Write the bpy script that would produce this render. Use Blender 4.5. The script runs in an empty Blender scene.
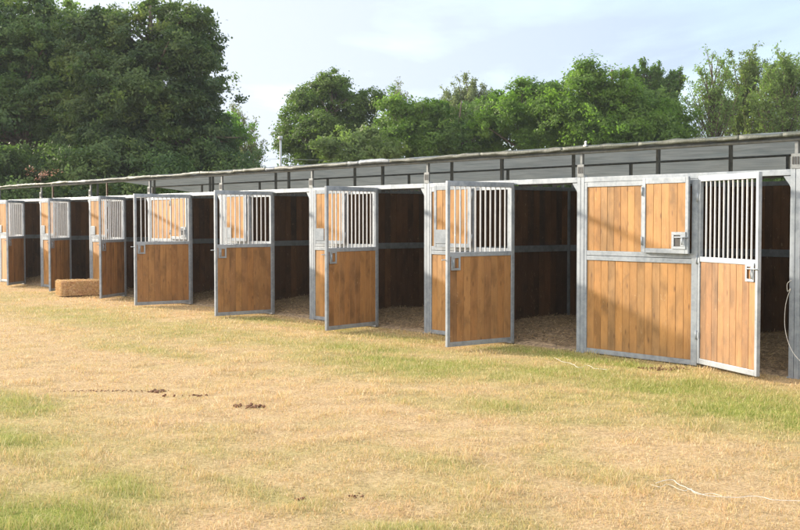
import bpy, bmesh, math, random
import numpy as np
from mathutils import Vector, Matrix, noise as mnoise

SEED = 7
random.seed(SEED)
RNG = np.random.default_rng(SEED)
R = math.radians
sc = bpy.context.scene
COL = sc.collection

# ------------------------------------------------------------------ camera
F_PX = 1139.4                       # focal length for an 800 px wide picture
CAM = Vector((6.765, -10.590, 1.646))
YAW, PITCH = 2.47189, -0.03945
cd = bpy.data.cameras.new('camera')
cam = bpy.data.objects.new('camera', cd)
COL.objects.link(cam)
cam.location = CAM
cam.rotation_euler = (math.pi / 2 + PITCH, 0, YAW - math.pi / 2)
cd.sensor_fit = 'HORIZONTAL'
cd.sensor_width = 36
cd.lens = F_PX / 800 * 36
cd.clip_start = 0.05
cd.clip_end = 3000
sc.camera = cam

VH = Vector((math.cos(YAW), math.sin(YAW), 0))
RH = Vector((math.sin(YAW), -math.cos(YAW), 0))


def spot(px, dist):
    """ground point at a given distance and bearing"""
    return Vector((CAM.x, CAM.y, 0)) + VH * dist + RH * ((px - 400) / F_PX * dist)


# ------------------------------------------------------------------ light
SUN = Vector((2.6, 1.0, -0.86)).normalized()      # travel of the light
sd = bpy.data.lights.new('sun', 'SUN')
sd.energy = 2.6
sd.angle = R(3.2)
sd.color = (1.0, 0.88, 0.72)
so = bpy.data.objects.new('sun', sd)
COL.objects.link(so)
so.rotation_euler = SUN.to_track_quat('-Z', 'Y').to_euler()
so.location = (-20, -10, 20)
elev = math.asin(-SUN.z)
azim = math.atan2(-SUN.x, -SUN.y)

w = bpy.data.worlds.new('World')
sc.world = w
w.use_nodes = True
nt = w.node_tree
nt.nodes.clear()
N = nt.nodes.new
L = nt.links.new
out = N('ShaderNodeOutputWorld')
bg = N('ShaderNodeBackground')
sky = N('ShaderNodeTexSky')
sky.sky_type = 'NISHITA'
sky.sun_disc = False
sky.sun_elevation = elev
sky.sun_rotation = azim
sky.air_density = 1.0
sky.dust_density = 1.2
sky.ozone_density = 1.0
bg.inputs['Strength'].default_value = 0.128
tc = N('ShaderNodeTexCoord')
mp = N('ShaderNodeMapping')
mp.inputs['Scale'].default_value = (1.0, 1.0, 4.0)
no = N('ShaderNodeTexNoise')
no.inputs['Scale'].default_value = 1.7
no.inputs['Detail'].default_value = 7
no.inputs['Roughness'].default_value = 0.52
no.inputs['Distortion'].default_value = 0.4
cr = N('ShaderNodeValToRGB')
cr.color_ramp.elements[0].position = 0.36
cr.color_ramp.elements[0].color = (0.12, 0.12, 0.12, 1)
cr.color_ramp.elements[1].position = 0.62
cr.color_ramp.elements[1].color = (1, 1, 1, 1)
# clouds brighten towards the sun side
dp = N('ShaderNodeVectorMath'); dp.operation = 'DOT_PRODUCT'
dp.inputs[1].default_value = tuple(Vector((-SUN.x, -SUN.y, 0)).normalized())
mr = N('ShaderNodeMapRange')
mr.inputs[1].default_value = 0.25
mr.inputs[2].default_value = 0.85
mr.inputs[3].default_value = 0.0
mr.inputs[4].default_value = 1.0
cc = N('ShaderNodeMix'); cc.data_type = 'RGBA'
cc.inputs[6].default_value = (1.38, 1.70, 2.25, 1)
cc.inputs[7].default_value = (2.35, 2.45, 2.6, 1)
addm = N('ShaderNodeMath'); addm.operation = 'MULTIPLY_ADD'; addm.use_clamp = True
addm.inputs[1].default_value = 0.6
mx = N('ShaderNodeMix'); mx.data_type = 'RGBA'
L(tc.outputs['Generated'], mp.inputs[0]); L(mp.outputs[0], no.inputs['Vector'])
L(no.outputs[0], cr.inputs[0])
L(tc.outputs['Generated'], dp.inputs[0]); L(dp.outputs['Value'], mr.inputs[0])
L(mr.outputs[0], cc.inputs[0]); L(mr.outputs[0], addm.inputs[0]); L(cr.outputs[0], addm.inputs[2])
L(addm.outputs[0], mx.inputs[0]); L(sky.outputs[0], mx.inputs[6]); L(cc.outputs[2], mx.inputs[7])
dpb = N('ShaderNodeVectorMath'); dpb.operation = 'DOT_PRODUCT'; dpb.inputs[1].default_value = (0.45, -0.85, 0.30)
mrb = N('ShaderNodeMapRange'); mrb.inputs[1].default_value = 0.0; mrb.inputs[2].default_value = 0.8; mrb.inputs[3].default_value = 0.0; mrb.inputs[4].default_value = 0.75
mx2 = N('ShaderNodeMix'); mx2.data_type = 'RGBA'; mx2.inputs[7].default_value = (6.4, 6.2, 6.0, 1)  # unseen sky behind the camera brightened, added as fill light
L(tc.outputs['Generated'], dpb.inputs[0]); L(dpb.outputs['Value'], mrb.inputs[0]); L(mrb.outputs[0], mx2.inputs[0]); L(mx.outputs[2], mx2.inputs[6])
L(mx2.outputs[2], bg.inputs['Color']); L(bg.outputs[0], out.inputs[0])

sc.view_settings.view_transform = 'Standard'
sc.view_settings.look = 'None'
sc.view_settings.exposure = 1.84
sc.view_settings.gamma = 1
sc.view_settings.use_curve_mapping = False
sc.render.engine = 'CYCLES'
sc.cycles.max_bounces = 8
sc.cycles.transparent_max_bounces = 8


# ------------------------------------------------------------------ tagging
def tag(o, label=None, cat=None, group=None, kind=None):
    if label: o['label'] = label
    if cat: o['category'] = cat
    if group: o['group'] = group
    if kind: o['kind'] = kind
    return o


def empty(name, loc, rz=0.0):
    o = bpy.data.objects.new(name, None)
    o.empty_display_size = 0.2
    COL.objects.link(o)
    o.location = loc
    o.rotation_euler = (0, 0, rz)
    return o


# ------------------------------------------------------------------ mesh builder
class MB:
    def __init__(self):
        self.v = []; self.f = []; self.r = []; self.sm = []

    def box(self, x0, x1, y0, y1, z0, z1, r=None, bev=0.0):
        if r is None: r = random.random()
        if bev <= 0:
            b = len(self.v)
            self.v += [(x0, y0, z0), (x1, y0, z0), (x1, y1, z0), (x0, y1, z0), (x0, y0, z1), (x1, y0, z1), (x1, y1, z1), (x0, y1, z1)]
            for q in ((3, 2, 1, 0), (4, 5, 6, 7), (0, 1, 5, 4), (1, 2, 6, 5), (2, 3, 7, 6), (3, 0, 4, 7)):
                self.f.append(tuple(b + i for i in q)); self.r.append(r); self.sm.append(False)
            return
        # bevelled box
        bm = bmesh.new()
        m = Matrix.Translation(((x0 + x1) / 2, (y0 + y1) / 2, (z0 + z1) / 2)) @ Matrix.Diagonal((x1 - x0, y1 - y0, z1 - z0, 1))
        bmesh.ops.create_cube(bm, size=1, matrix=m)
        bmesh.ops.bevel(bm, geom=bm.edges[:], offset=min(bev, 0.45 * min(x1 - x0, y1 - y0, z1 - z0)), segments=2, affect='EDGES', profile=0.5)
        self.addbm(bm, r)

    def addbm(self, bm, r=None, smooth=False):
        if r is None: r = random.random()
        b = len(self.v)
        bm.verts.index_update()
        for v in bm.verts: self.v.append(tuple(v.co))
        for f in bm.faces:
            self.f.append(tuple(b + v.index for v in f.verts)); self.r.append(r); self.sm.append(smooth)
        bm.free()

    def tube(self, pts, rad, n=8, r=None, cap=True):
        """tube along a polyline; rad scalar or list"""
        if r is None: r = random.random()
        pts = [Vector(p) for p in pts]
        if not hasattr(rad, '__len__'): rad = [rad] * len(pts)
        b = len(self.v)
        prev = None
        for i, p in enumerate(pts):
            t = (pts[min(i + 1, len(pts) - 1)] - pts[max(i - 1, 0)]).normalized()
            a = Vector((0, 0, 1)) if abs(t.z) < 0.9 else Vector((1, 0, 0))
            if prev is not None: a = prev
            s = t.cross(a).normalized(); u = s.cross(t).normalized()
            prev = u
            for k in range(n):
                c = 2 * math.pi * k / n
                q = p + (s * math.cos(c) + u * math.sin(c)) * rad[i]
                self.v.append(tuple(q))
        for i in range(len(pts) - 1):
            for k in range(n):
                k2 = (k + 1) % n
                self.f.append((b + i * n + k, b + i * n + k2, b + (i + 1) * n + k2, b + (i + 1) * n + k)); self.r.append(r); self.sm.append(True)
        if cap:
            self.f.append(tuple(b + k for k in range(n))[::-1]); self.r.append(r); self.sm.append(False)
            e = b + (len(pts) - 1) * n
            self.f.append(tuple(e + k for k in range(n))); self.r.append(r); self.sm.append(False)

    def build(self, name, mat, parent=None, loc=(0, 0, 0)):
        me = bpy.data.meshes.new(name)
        me.from_pydata(self.v, [], self.f)
        at = me.attributes.new('rnd', 'FLOAT', 'FACE')
        at.data.foreach_set('value', self.r)
        me.polygons.foreach_set('use_smooth', self.sm)
        me.materials.append(mat)
        bm = bmesh.new(); bm.from_mesh(me); bmesh.ops.recalc_face_normals(bm, faces=bm.faces); bm.to_mesh(me); bm.free()
        me.update()
        o = bpy.data.objects.new(name, me)
        COL.objects.link(o)
        o.location = loc
        if parent: o.parent = parent
        return o


def np_mesh(name, verts, faces, mat, attrs=None, smooth=False, parent=None, link=True):
    """verts (n,3), faces (m,k) arrays; attrs: dict name -> per-face float array"""
    me = bpy.data.meshes.new(name)
    nv, (nf, k) = len(verts), faces.shape
    me.vertices.add(nv); me.loops.add(nf * k); me.polygons.add(nf)
    me.vertices.foreach_set('co', np.ascontiguousarray(verts, dtype=np.float32).ravel())
    me.loops.foreach_set('vertex_index', np.ascontiguousarray(faces, dtype=np.int32).ravel())
    me.polygons.foreach_set('loop_start', np.arange(0, nf * k, k, dtype=np.int32))
    me.polygons.foreach_set('loop_total', np.full(nf, k, dtype=np.int32))
    me.polygons.foreach_set('use_smooth', np.full(nf, smooth))
    me.update(calc_edges=True)
    for n_, (dom, a) in (attrs or {}).items():
        t = me.attributes.new(n_, 'FLOAT', dom)
        t.data.foreach_set('value', np.ascontiguousarray(a, dtype=np.float32))
    me.materials.append(mat)
    if not link: return me
    o = bpy.data.objects.new(name, me)
    COL.objects.link(o)
    if parent: o.parent = parent
    return o


# ------------------------------------------------------------------ materials
def newmat(name):
    m = bpy.data.materials.new(name)
    m.use_nodes = True
    t = m.node_tree
    for n in list(t.nodes):
        if n.type != 'OUTPUT_MATERIAL' and n.type != 'BSDF_PRINCIPLED': t.nodes.remove(n)
    return m, t, t.nodes['Principled BSDF'] if 'Principled BSDF' in t.nodes else None


def ramp(t, stops):
    n = t.nodes.new('ShaderNodeValToRGB')
    e = n.color_ramp.elements
    while len(e) > 1: e.remove(e[-1])
    e[0].position = stops[0][0]; e[0].color = (*stops[0][1], 1)
    for p, c in stops[1:]:
        x = e.new(p); x.color = (*c, 1)
    return n


def mixc(t, fac, a, b, mode='MIX'):
    n = t.nodes.new('ShaderNodeMix'); n.data_type = 'RGBA'; n.blend_type = mode
    for s, i in ((fac, 0), (a, 6), (b, 7)):
        if isinstance(s, (int, float)): n.inputs[i].default_value = s
        elif isinstance(s, tuple): n.inputs[i].default_value = (*s, 1)
        else: t.links.new(s, n.inputs[i])
    return n.outputs[2]


def mth(t, op, a, b=None, c=None, clamp=False):
    n = t.nodes.new('ShaderNodeMath'); n.operation = op; n.use_clamp = clamp
    for i, s in enumerate((a, b, c)):
        if s is None: continue
        if isinstance(s, (int, float)): n.inputs[i].default_value = s
        else: t.links.new(s, n.inputs[i])
    return n.outputs[0]


def attr(t, name):
    n = t.nodes.new('ShaderNodeAttribute'); n.attribute_name = name
    return n.outputs['Fac']


def noise_tex(t, scale, detail=4, rough=.55, vec=None, mapscale=None, dist=0.0):
    n = t.nodes.new('ShaderNodeTexNoise')
    n.inputs['Scale'].default_value = scale; n.inputs['Detail'].default_value = detail
    n.inputs['Roughness'].default_value = rough; n.inputs['Distortion'].default_value = dist
    if vec is None:
        c = t.nodes.new('ShaderNodeTexCoord'); vec = c.outputs['Object']
    if mapscale:
        m = t.nodes.new('ShaderNodeMapping'); m.inputs['Scale'].default_value = mapscale
        t.links.new(vec, m.inputs[0]); vec = m.outputs[0]
    t.links.new(vec, n.inputs['Vector'])
    return n.outputs[0]


def wood_mat(name, tones, dirt=0.35):
    m, t, p = newmat(name)
    oi = t.nodes.new('ShaderNodeObjectInfo')
    r0 = attr(t, 'rnd')
    rr = mth(t, 'FRACT', mth(t, 'ADD', r0, mth(t, 'MULTIPLY', oi.outputs['Random'], 7.31)))
    col = ramp(t, [(i / (len(tones) - 1), c) for i, c in enumerate(tones)])
    t.links.new(rr, col.inputs[0])
    # coordinates shifted per board so the figure never lines up
    tcn = t.nodes.new('ShaderNodeTexCoord')
    off = t.nodes.new('ShaderNodeCombineXYZ')
    t.links.new(mth(t, 'MULTIPLY', rr, 37.0), off.inputs[0]); t.links.new(mth(t, 'MULTIPLY', rr, 91.0), off.inputs[2])
    va = t.nodes.new('ShaderNodeVectorMath'); va.operation = 'ADD'
    t.links.new(tcn.outputs['Object'], va.inputs[0]); t.links.new(off.outputs[0], va.inputs[1])
    g1 = noise_tex(t, 9, 6, .6, va.outputs[0], (7.5, 7.5, .45), .9)
    g2 = noise_tex(t, 3.0, 3, .55, va.outputs[0], (1.6, 1.6, .8), .4)
    gr = ramp(t, [(.3, (.55, .48, .42)), (.48, (1, 1, 1)), (.62, (.9, .86, .8)), (.78, (.62, .55, .5))])
    t.links.new(g1, gr.inputs[0])
    c = mixc(t, .75, col.outputs[0], gr.outputs[0], 'MULTIPLY')
    st = ramp(t, [(.33, (.45, .44, .42)), (.5, (.92, .9, .86)), (.65, (1.12, 1.08, 1.02))])
    t.links.new(g2, st.inputs[0])
    c = mixc(t, .7, c, st.outputs[0], 'MULTIPLY')
    # knots
    vo = t.nodes.new('ShaderNodeTexVoronoi'); vo.inputs['Scale'].default_value = 3.1
    mpn = t.nodes.new('ShaderNodeMapping'); mpn.inputs['Scale'].default_value = (3.2, 1, 1.0)
    t.links.new(va.outputs[0], mpn.inputs[0]); t.links.new(mpn.outputs[0], vo.inputs['Vector'])
    kn = ramp(t, [(.0, (1, 1, 1)), (.06, (.8, .8, .8)), (.15, (0, 0, 0))])
    t.links.new(vo.outputs['Distance'], kn.inputs[0])
    c = mixc(t, mth(t, 'MULTIPLY', kn.outputs[0], .75), c, (.10, .045, .02))
    # splashed soil low down and scuffs, own shapes
    sep = t.nodes.new('ShaderNodeSeparateXYZ'); t.links.new(tcn.outputs['Object'], sep.inputs[0])
    low = t.nodes.new('ShaderNodeMapRange'); low.inputs[1].default_value = .42; low.inputs[2].default_value = .02
    t.links.new(mth(t, 'ADD', sep.outputs[2], mth(t, 'MULTIPLY', noise_tex(t, 6, 5, .7), .35)), low.inputs[0])
    c = mixc(t, mth(t, 'MULTIPLY', low.outputs[0], dirt), c, (.16, .12, .07))
    sc1 = noise_tex(t, 26, 3, .5, va.outputs[0], (1.2, 1.2, .5), 1.5)
    sr = ramp(t, [(.66, (0, 0, 0)), (.72, (1, 1, 1))]); t.links.new(sc1, sr.inputs[0])
    c = mixc(t, mth(t, 'MULTIPLY', sr.outputs[0], .35), c, (.50, .36, .20))
    sc2 = noise_tex(t, 5, 5, .7, tcn.outputs['Object'], (1, 1, .7), .8)
    s2 = ramp(t, [(.60, (0, 0, 0)), (.72, (1, 1, 1))]); t.links.new(sc2, s2.inputs[0])
    c = mixc(t, mth(t, 'MULTIPLY', s2.outputs[0], .40), c, (.13, .085, .05))
    t.links.new(c, p.inputs['Base Color'])
    p.inputs['Roughness'].default_value = .62
    p.inputs['Specular IOR Level'].default_value = .35
    b = t.nodes.new('ShaderNodeBump'); b.inputs['Strength'].default_value = .35; b.inputs['Distance'].default_value = .003
    t.links.new(g1, b.inputs['Height']); t.links.new(b.outputs[0], p.inputs['Normal'])
    return m


def metal_mat(name, base=(.60, .62, .63), dark=(.36, .38, .40), rough=.42, metallic=.35):
    m, t, p = newmat(name)
    n1 = noise_tex(t, 14, 5, .65)
    n2 = noise_tex(t, 2.3, 4, .6)
    r1 = ramp(t, [(.3, dark), (.55, base), (.8, tuple(min(1, c * 1.12) for c in base))])
    t.links.new(mth(t, 'ADD', mth(t, 'MULTIPLY', n1, .45), mth(t, 'MULTIPLY', n2, .55)), r1.inputs[0])
    sep = t.nodes.new('ShaderNodeSeparateXYZ'); tcn = t.nodes.new('ShaderNodeTexCoord'); t.links.new(tcn.outputs['Object'], sep.inputs[0])
    low = t.nodes.new('ShaderNodeMapRange'); low.inputs[1].default_value = .4; low.inputs[2].default_value = .0
    t.links.new(mth(t, 'ADD', sep.outputs[2], mth(t, 'MULTIPLY', noise_tex(t, 9, 6, .7), .4)), low.inputs[0])
    c = mixc(t, mth(t, 'MULTIPLY', low.outputs[0], .3), r1.outputs[0], (.25, .19, .12))
    t.links.new(c, p.inputs['Base Color'])
    p.inputs['Metallic'].default_value = metallic
    rr = ramp(t, [(.3, (rough + .2,) * 3), (.7, (rough - .08,) * 3)])
    t.links.new(n1, rr.inputs[0]); t.links.new(rr.outputs[0], p.inputs['Roughness'])
    return m


def plain_mat(name, c, rough=.7, metallic=0, var=.25, scale=8):
    m, t, p = newmat(name)
    n1 = noise_tex(t, scale, 5, .6)
    r1 = ramp(t, [(.3, tuple(x * (1 - var) for x in c)), (.7, tuple(min(1, x * (1 + var)) for x in c))])
    t.links.new(n1, r1.inputs[0]); t.links.new(r1.outputs[0], p.inputs['Base Color'])
    p.inputs['Roughness'].default_value = rough; p.inputs['Metallic'].default_value = metallic
    return m


def leaf_mat(name, tones, trans=.45, tint=(1.0, 1.25, .60), gloss=.12):
    m, t, p = newmat(name)
    a = attr(t, 'rnd')
    oi = t.nodes.new('ShaderNodeObjectInfo')
    rp = ramp(t, [(i / (len(tones) - 1), c) for i, c in enumerate(tones)])
    big = noise_tex(t, .55, 3, .6)
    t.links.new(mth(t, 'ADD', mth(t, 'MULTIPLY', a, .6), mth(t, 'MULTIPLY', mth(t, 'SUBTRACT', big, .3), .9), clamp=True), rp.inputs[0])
    hs = t.nodes.new('ShaderNodeHueSaturation')
    t.links.new(rp.outputs[0], hs.inputs['Color'])
    t.links.new(mth(t, 'ADD', .9, mth(t, 'MULTIPLY', oi.outputs['Random'], .2)), hs.inputs['Value'])
    t.links.new(mth(t, 'ADD', .49, mth(t, 'MULTIPLY', oi.outputs['Random'], .02)), hs.inputs['Hue'])
    t.links.new(hs.outputs[0], p.inputs['Base Color'])
    p.inputs['Roughness'].default_value = .5
    p.inputs['Specular IOR Level'].default_value = gloss * 2
    tr = t.nodes.new('ShaderNodeBsdfTranslucent')
    t.links.new(mixc(t, 1.0, hs.outputs[0], tint, 'MULTIPLY'), tr.inputs['Color'])
    mxs = t.nodes.new('ShaderNodeMixShader'); mxs.inputs[0].default_value = trans
    t.links.new(p.outputs[0], mxs.inputs[1]); t.links.new(tr.outputs[0], mxs.inputs[2])
    t.links.new(mxs.outputs[0], t.nodes['Material Output'].inputs['Surface'])
    return m


M = {}
M['wood'] = wood_mat('oiled_pine_boards', [(.42, .220, .074), (.37, .196, .068), (.44, .238, .084), (.41, .205, .064), (.34, .192, .074), (.45, .232, .074), (.37, .210, .084), (.43, .232, .080)])
M['wood_in'] = wood_mat('stained_shaded_boards', [(.155, .078, .036), (.085, .048, .026), (.175, .09, .04), (.115, .06, .03), (.065, .042, .028)], .6)  # stained inner boards; the stalls' shade is darkened into these tones
M['wood_door'] = wood_mat('door_boards', [(.34, .180, .068), (.27, .140, .058), (.37, .200, .078), (.32, .160, .058), (.23, .128, .060), (.36, .188, .068), (.30, .166, .072)])  # pine tones darkened, the open doors' shaded faces put into the colour
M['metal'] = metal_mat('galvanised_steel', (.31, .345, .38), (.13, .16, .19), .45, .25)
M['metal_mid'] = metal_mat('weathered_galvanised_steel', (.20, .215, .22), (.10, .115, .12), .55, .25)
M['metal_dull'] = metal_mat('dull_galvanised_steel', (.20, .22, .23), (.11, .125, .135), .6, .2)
M['bars'] = metal_mat('bright_steel_bars', (.56, .57, .58), (.40, .42, .44), .42, .25)
M['dark_metal'] = plain_mat('dark_metal', (.045, .045, .045), .5, .4)
M['rust_pole'] = plain_mat('rusty_tube', (.16, .10, .08), .7)
M['white_plastic'] = plain_mat('white_plastic', (.75, .75, .72), .5, 0, .05)
M['rope'] = plain_mat('white_rope', (.66, .64, .58), .8, 0, .25, 40)
M['bark'] = plain_mat('bark', (.11, .085, .06), .9, 0, .5, 5)
M['manure'] = plain_mat('manure', (.16, .075, .035), .9, 0, .6, 60)
M['pole'] = plain_mat('painted_pole', (.40, .43, .44), .5, 0, .1)
M['black'] = plain_mat('black_rubber', (.02, .02, .02), .6)


# tarpaulin: olive-beige weathered cloth, a little light passes through it
def tarp_mat():
    m, t, p = newmat('tarpaulin')
    n1 = noise_tex(t, 1.1, 5, .6); n2 = noise_tex(t, 18, 4, .6); n3 = noise_tex(t, 5, 5, .65, None, (.25, 1.5, 1))
    r1 = ramp(t, [(.3, (.17, .215, .225)), (.5, (.28, .31, .31)), (.7, (.21, .25, .26))])
    t.links.new(n1, r1.inputs[0])
    c = mixc(t, mth(t, 'MULTIPLY', n2, .5), r1.outputs[0], (.26, .26, .22))
    r3 = ramp(t, [(.35, (.55, .56, .56)), (.6, (1, 1, 1))]); t.links.new(n3, r3.inputs[0])
    c = mixc(t, .6, c, r3.outputs[0], 'MULTIPLY')
    t.links.new(c, p.inputs['Base Color']); p.inputs['Roughness'].default_value = .55
    tr = t.nodes.new('ShaderNodeBsdfTranslucent'); t.links.new(c, tr.inputs['Color'])
    mxs = t.nodes.new('ShaderNodeMixShader'); mxs.inputs[0].default_value = .42
    t.links.new(p.outputs[0], mxs.inputs[1]); t.links.new(tr.outputs[0], mxs.inputs[2])
    t.links.new(mxs.outputs[0], t.nodes['Material Output'].inputs['Surface'])
    return m


def roll_mat():
    m, t, p = newmat('rolled_tarpaulin_edge')
    a = attr(t, 'rnd')
    r0 = ramp(t, [(0, (.070, .082, .062)), (.35, (.055, .066, .054)), (.6, (.088, .098, .072)), (.8, (.066, .080, .082)), (.93, (.12, .145, .17)), (1, (.25, .29, .34))])
    t.links.new(a, r0.inputs[0])
    n1 = noise_tex(t, 7, 6, .65); n2 = noise_tex(t, 30, 4, .6)
    r1 = ramp(t, [(.3, (.5, .48, .44)), (.55, (1, 1, 1)), (.75, (.8, .8, .78))]); t.links.new(n1, r1.inputs[0])
    c = mixc(t, .8, r0.outputs[0], r1.outputs[0], 'MULTIPLY')
    t.links.new(c, p.inputs['Base Color']); p.inputs['Roughness'].default_value = .6
    b = t.nodes.new('ShaderNodeBump'); b.inputs['Strength'].default_value = .7; b.inputs['Distance'].default_value = .02
    t.links.new(mth(t, 'ADD', n1, mth(t, 'MULTIPLY', n2, .3)), b.inputs['Height']); t.links.new(b.outputs[0], p.inputs['Normal'])
    return m


M['tarp'] = tarp_mat()
M['roll'] = roll_mat()


# grass: straw / green by attribute
STRAW = [(.40, .27, .13), (.64, .46, .25), (.84, .68, .44), (.52, .36, .18), (.72, .47, .255), (.54, .41, .165), (.82, .62, .35), (.62, .38, .20)]
GREEN = [(.11, .19, .030), (.25, .32, .06), (.45, .44, .14), (.17, .26, .038), (.38, .40, .10)]


def grass_mat(name, trans):
    m, t, p = newmat(name)
    a = attr(t, 'rnd'); g = attr(t, 'green')
    r1 = ramp(t, [(i / (len(STRAW) - 1), c) for i, c in enumerate(STRAW)]); t.links.new(a, r1.inputs[0])
    r2 = ramp(t, [(i / (len(GREEN) - 1), c) for i, c in enumerate(GREEN)]); t.links.new(a, r2.inputs[0])
    c = mixc(t, g, r1.outputs[0], r2.outputs[0])
    t.links.new(c, p.inputs['Base Color']); p.inputs['Roughness'].default_value = .6
    p.inputs['Specular IOR Level'].default_value = .25
    tr = t.nodes.new('ShaderNodeBsdfTranslucent'); t.links.new(c, tr.inputs['Color'])
    mxs = t.nodes.new('ShaderNodeMixShader'); mxs.inputs[0].default_value = trans
    t.links.new(p.outputs[0], mxs.inputs[1]); t.links.new(tr.outputs[0], mxs.inputs[2])
    t.links.new(mxs.outputs[0], t.nodes['Material Output'].inputs['Surface'])
    return m


def ground_mat():
    m, t, p = newmat('dry_field')
    g = attr(t, 'green')
    n1 = noise_tex(t, 42, 8, .82); n2 = noise_tex(t, 4, 5, .6)
    v = mth(t, 'ADD', mth(t, 'MULTIPLY', n1, .82), mth(t, 'MULTIPLY', n2, .18))
    r1 = ramp(t, [(.36, (.17, .115, .06)), (.45, (.38, .265, .14)), (.55, (.58, .42, .235)), (.68, (.74, .57, .34))])
    r2 = ramp(t, [(.34, (.09, .11, .02)), (.5, (.21, .25, .04)), (.68, (.36, .37, .08))])
    t.links.new(v, r1.inputs[0]); t.links.new(v, r2.inputs[0])
    c = mixc(t, g, r1.outputs[0], r2.outputs[0])
    t.links.new(c, p.inputs['Base Color']); p.inputs['Roughness'].default_value = .95
    p.inputs['Specular IOR Level'].default_value = .1
    b = t.nodes.new('ShaderNodeBump'); b.inputs['Strength'].default_value = .6; b.inputs['Distance'].default_value = .03
    t.links.new(v, b.inputs['Height']); t.links.new(b.outputs[0], p.inputs['Normal'])
    return m


M['grass'] = grass_mat('grass_blades', .3)
M['ground'] = ground_mat()
M['straw'] = grass_mat('straw_strands', .2)
M['bedding'] = plain_mat('trampled_bedding', (.30, .215, .13), .95, 0, .75, 22)


# ------------------------------------------------------------------ value noise in numpy
def vnoise(x, y, s, seed=0):
    x = np.asarray(x) / s + 1000.5 + seed * 17.3; y = np.asarray(y) / s + 1000.5 + seed * 7.7
    xi = np.floor(x).astype(np.int64); yi = np.floor(y).astype(np.int64)
    fx = x - xi; fy = y - yi
    fx = fx * fx * (3 - 2 * fx); fy = fy * fy * (3 - 2 * fy)

    def h(a, b):
        n = (a * 374761393 + b * 668265263 + seed * 974711) & 0x7fffffff
        n = ((n ^ (n >> 13)) * 1274126177) & 0x7fffffff
        n = (n ^ (n >> 16)) & 0xffff
        return n / 65535.0
    return (h(xi, yi) * (1 - fx) + h(xi + 1, yi) * fx) * (1 - fy) + (h(xi, yi + 1) * (1 - fx) + h(xi + 1, yi + 1) * fx) * fy


def fbm(x, y, s, seed=0, oct=4):
    a = 0; w_ = 0.5; tot = 0
    for i in range(oct):
        a = a + w_ * vnoise(x, y, s / 2 ** i, seed + i * 3); tot += w_; w_ *= .55
    return a / tot


# green patches on the field: (x, y, radius along, radius across, angle deg, strength)
PATCH = [(0.72, -8.35, .62, .45, 0, 1.35), (-3.6, -7.0, .8, .40, 0, .95), (-0.9, -1.6, 2.2, .85, 0, .95),
         (1.0, -2.2, 2.2, .8, 0, .95), (-2.3, -.45, 1.5, .35, 0, 1.2), (-3.0, -2.3, 1.8, 1.0, 20, .85), (2.25, -6.75, .5, .22, 35, .9),
         (1.9, -.9, 1.5, .5, 0, .6), (-4.8, -2.0, 2.4, .9, 0, .60), (-8, -2.5, 3.4, .9, 10, .45), (.2, -7.6, .5, .25, 0, .7),
         (-12, -2.8, 4.0, .9, 0, .50), (1.0, -7.0, .7, .2, 0, .6), (-6.5, -.7, 1.4, .4, 0, .8), (-9.3, -.7, 1.4, .4, 0, .7),
         (-3.7, -.5, .6, .3, 0, .7), (2.45, -6.4, .3, .2, 0, .7), (-1.9, -7.6, .8, .3, 0, .55), (-.3, -3.6, 1.4, .4, 10, .5), (-6.5, -4.1, 1.5, .4, 0, .45),
         (1.6, -4.9, .5, .2, 0, .35), (.6, -5.6, .7, .2, 0, .4), (3.05, -6.0, .25, .15, 0, .8)]


def greenness(x, y):
    g = np.zeros_like(x)
    for (px, py, a, b, an, s) in PATCH:
        c, sn = math.cos(R(an)), math.sin(R(an))
        u = ((x - px) * c + (y - py) * sn) / a; v = (-(x - px) * sn + (y - py) * c) / b
        g = np.maximum(g, s * np.exp(-(u * u + v * v) * .8))
    n = fbm(x, y, 1.3, 5)
    n2 = fbm(x, y, .35, 9)
    base = np.clip((fbm(x, y, 1.8, 2) - .48) * 1.2, 0, .25)
    n3 = fbm(x, y, .6, 15)
    g = g * (-.15 + 1.1 * n + 1.25 * n3) * .85 + base + (n2 - .5) * .45
    return np.clip(g, 0, .92)


def gz(x, y):
    h = (fbm(x, y, 2.5, 31) - .5) * .05 + (fbm(x, y, .5, 37) - .5) * .025 - .012
    near = np.clip((-y - .1) / .8, 0, 1)                       # level under the stalls
    inside = (y > -.1) & (y < 6.3)
    h = np.where(inside, -.012 + 0 * h, h * near + -.012 * (1 - near))
    d = np.hypot(x, y)
    return h + np.clip((d - 60) / 200, 0, 1) * (fbm(x, y, 60, 3) - .5) * 2.0


# ------------------------------------------------------------------ ground sheet
def axis(lo, hi, step, far, grow=1.22):
    a = list(np.arange(lo, hi + 1e-6, step))
    s = step; x = hi
    while x < far: s *= grow; x += s; a.append(x)
    s = step; x = lo
    while x > -far: s *= grow; x -= s; a.insert(0, x)
    return np.array(a)


ax = axis(-20, 10, .1, 900); ay = axis(-13, .2, .09, 900)
GX, GY = np.meshgrid(ax, ay, indexing='ij')
nx_, ny_ = GX.shape
V = np.stack([GX.ravel(), GY.ravel(), gz(GX.ravel(), GY.ravel())], 1)
I = np.arange(nx_ * ny_).reshape(nx_, ny_)
Fq = np.stack([I[:-1, :-1].ravel(), I[1:, :-1].ravel(), I[1:, 1:].ravel(), I[:-1, 1:].ravel()], 1)
ground = np_mesh('ground', V, Fq, M['ground'], {'green': ('POINT', np.clip(greenness(V[:, 0], V[:, 1]), 0, 1))}, smooth=True)
tag(ground, kind='structure')


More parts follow.
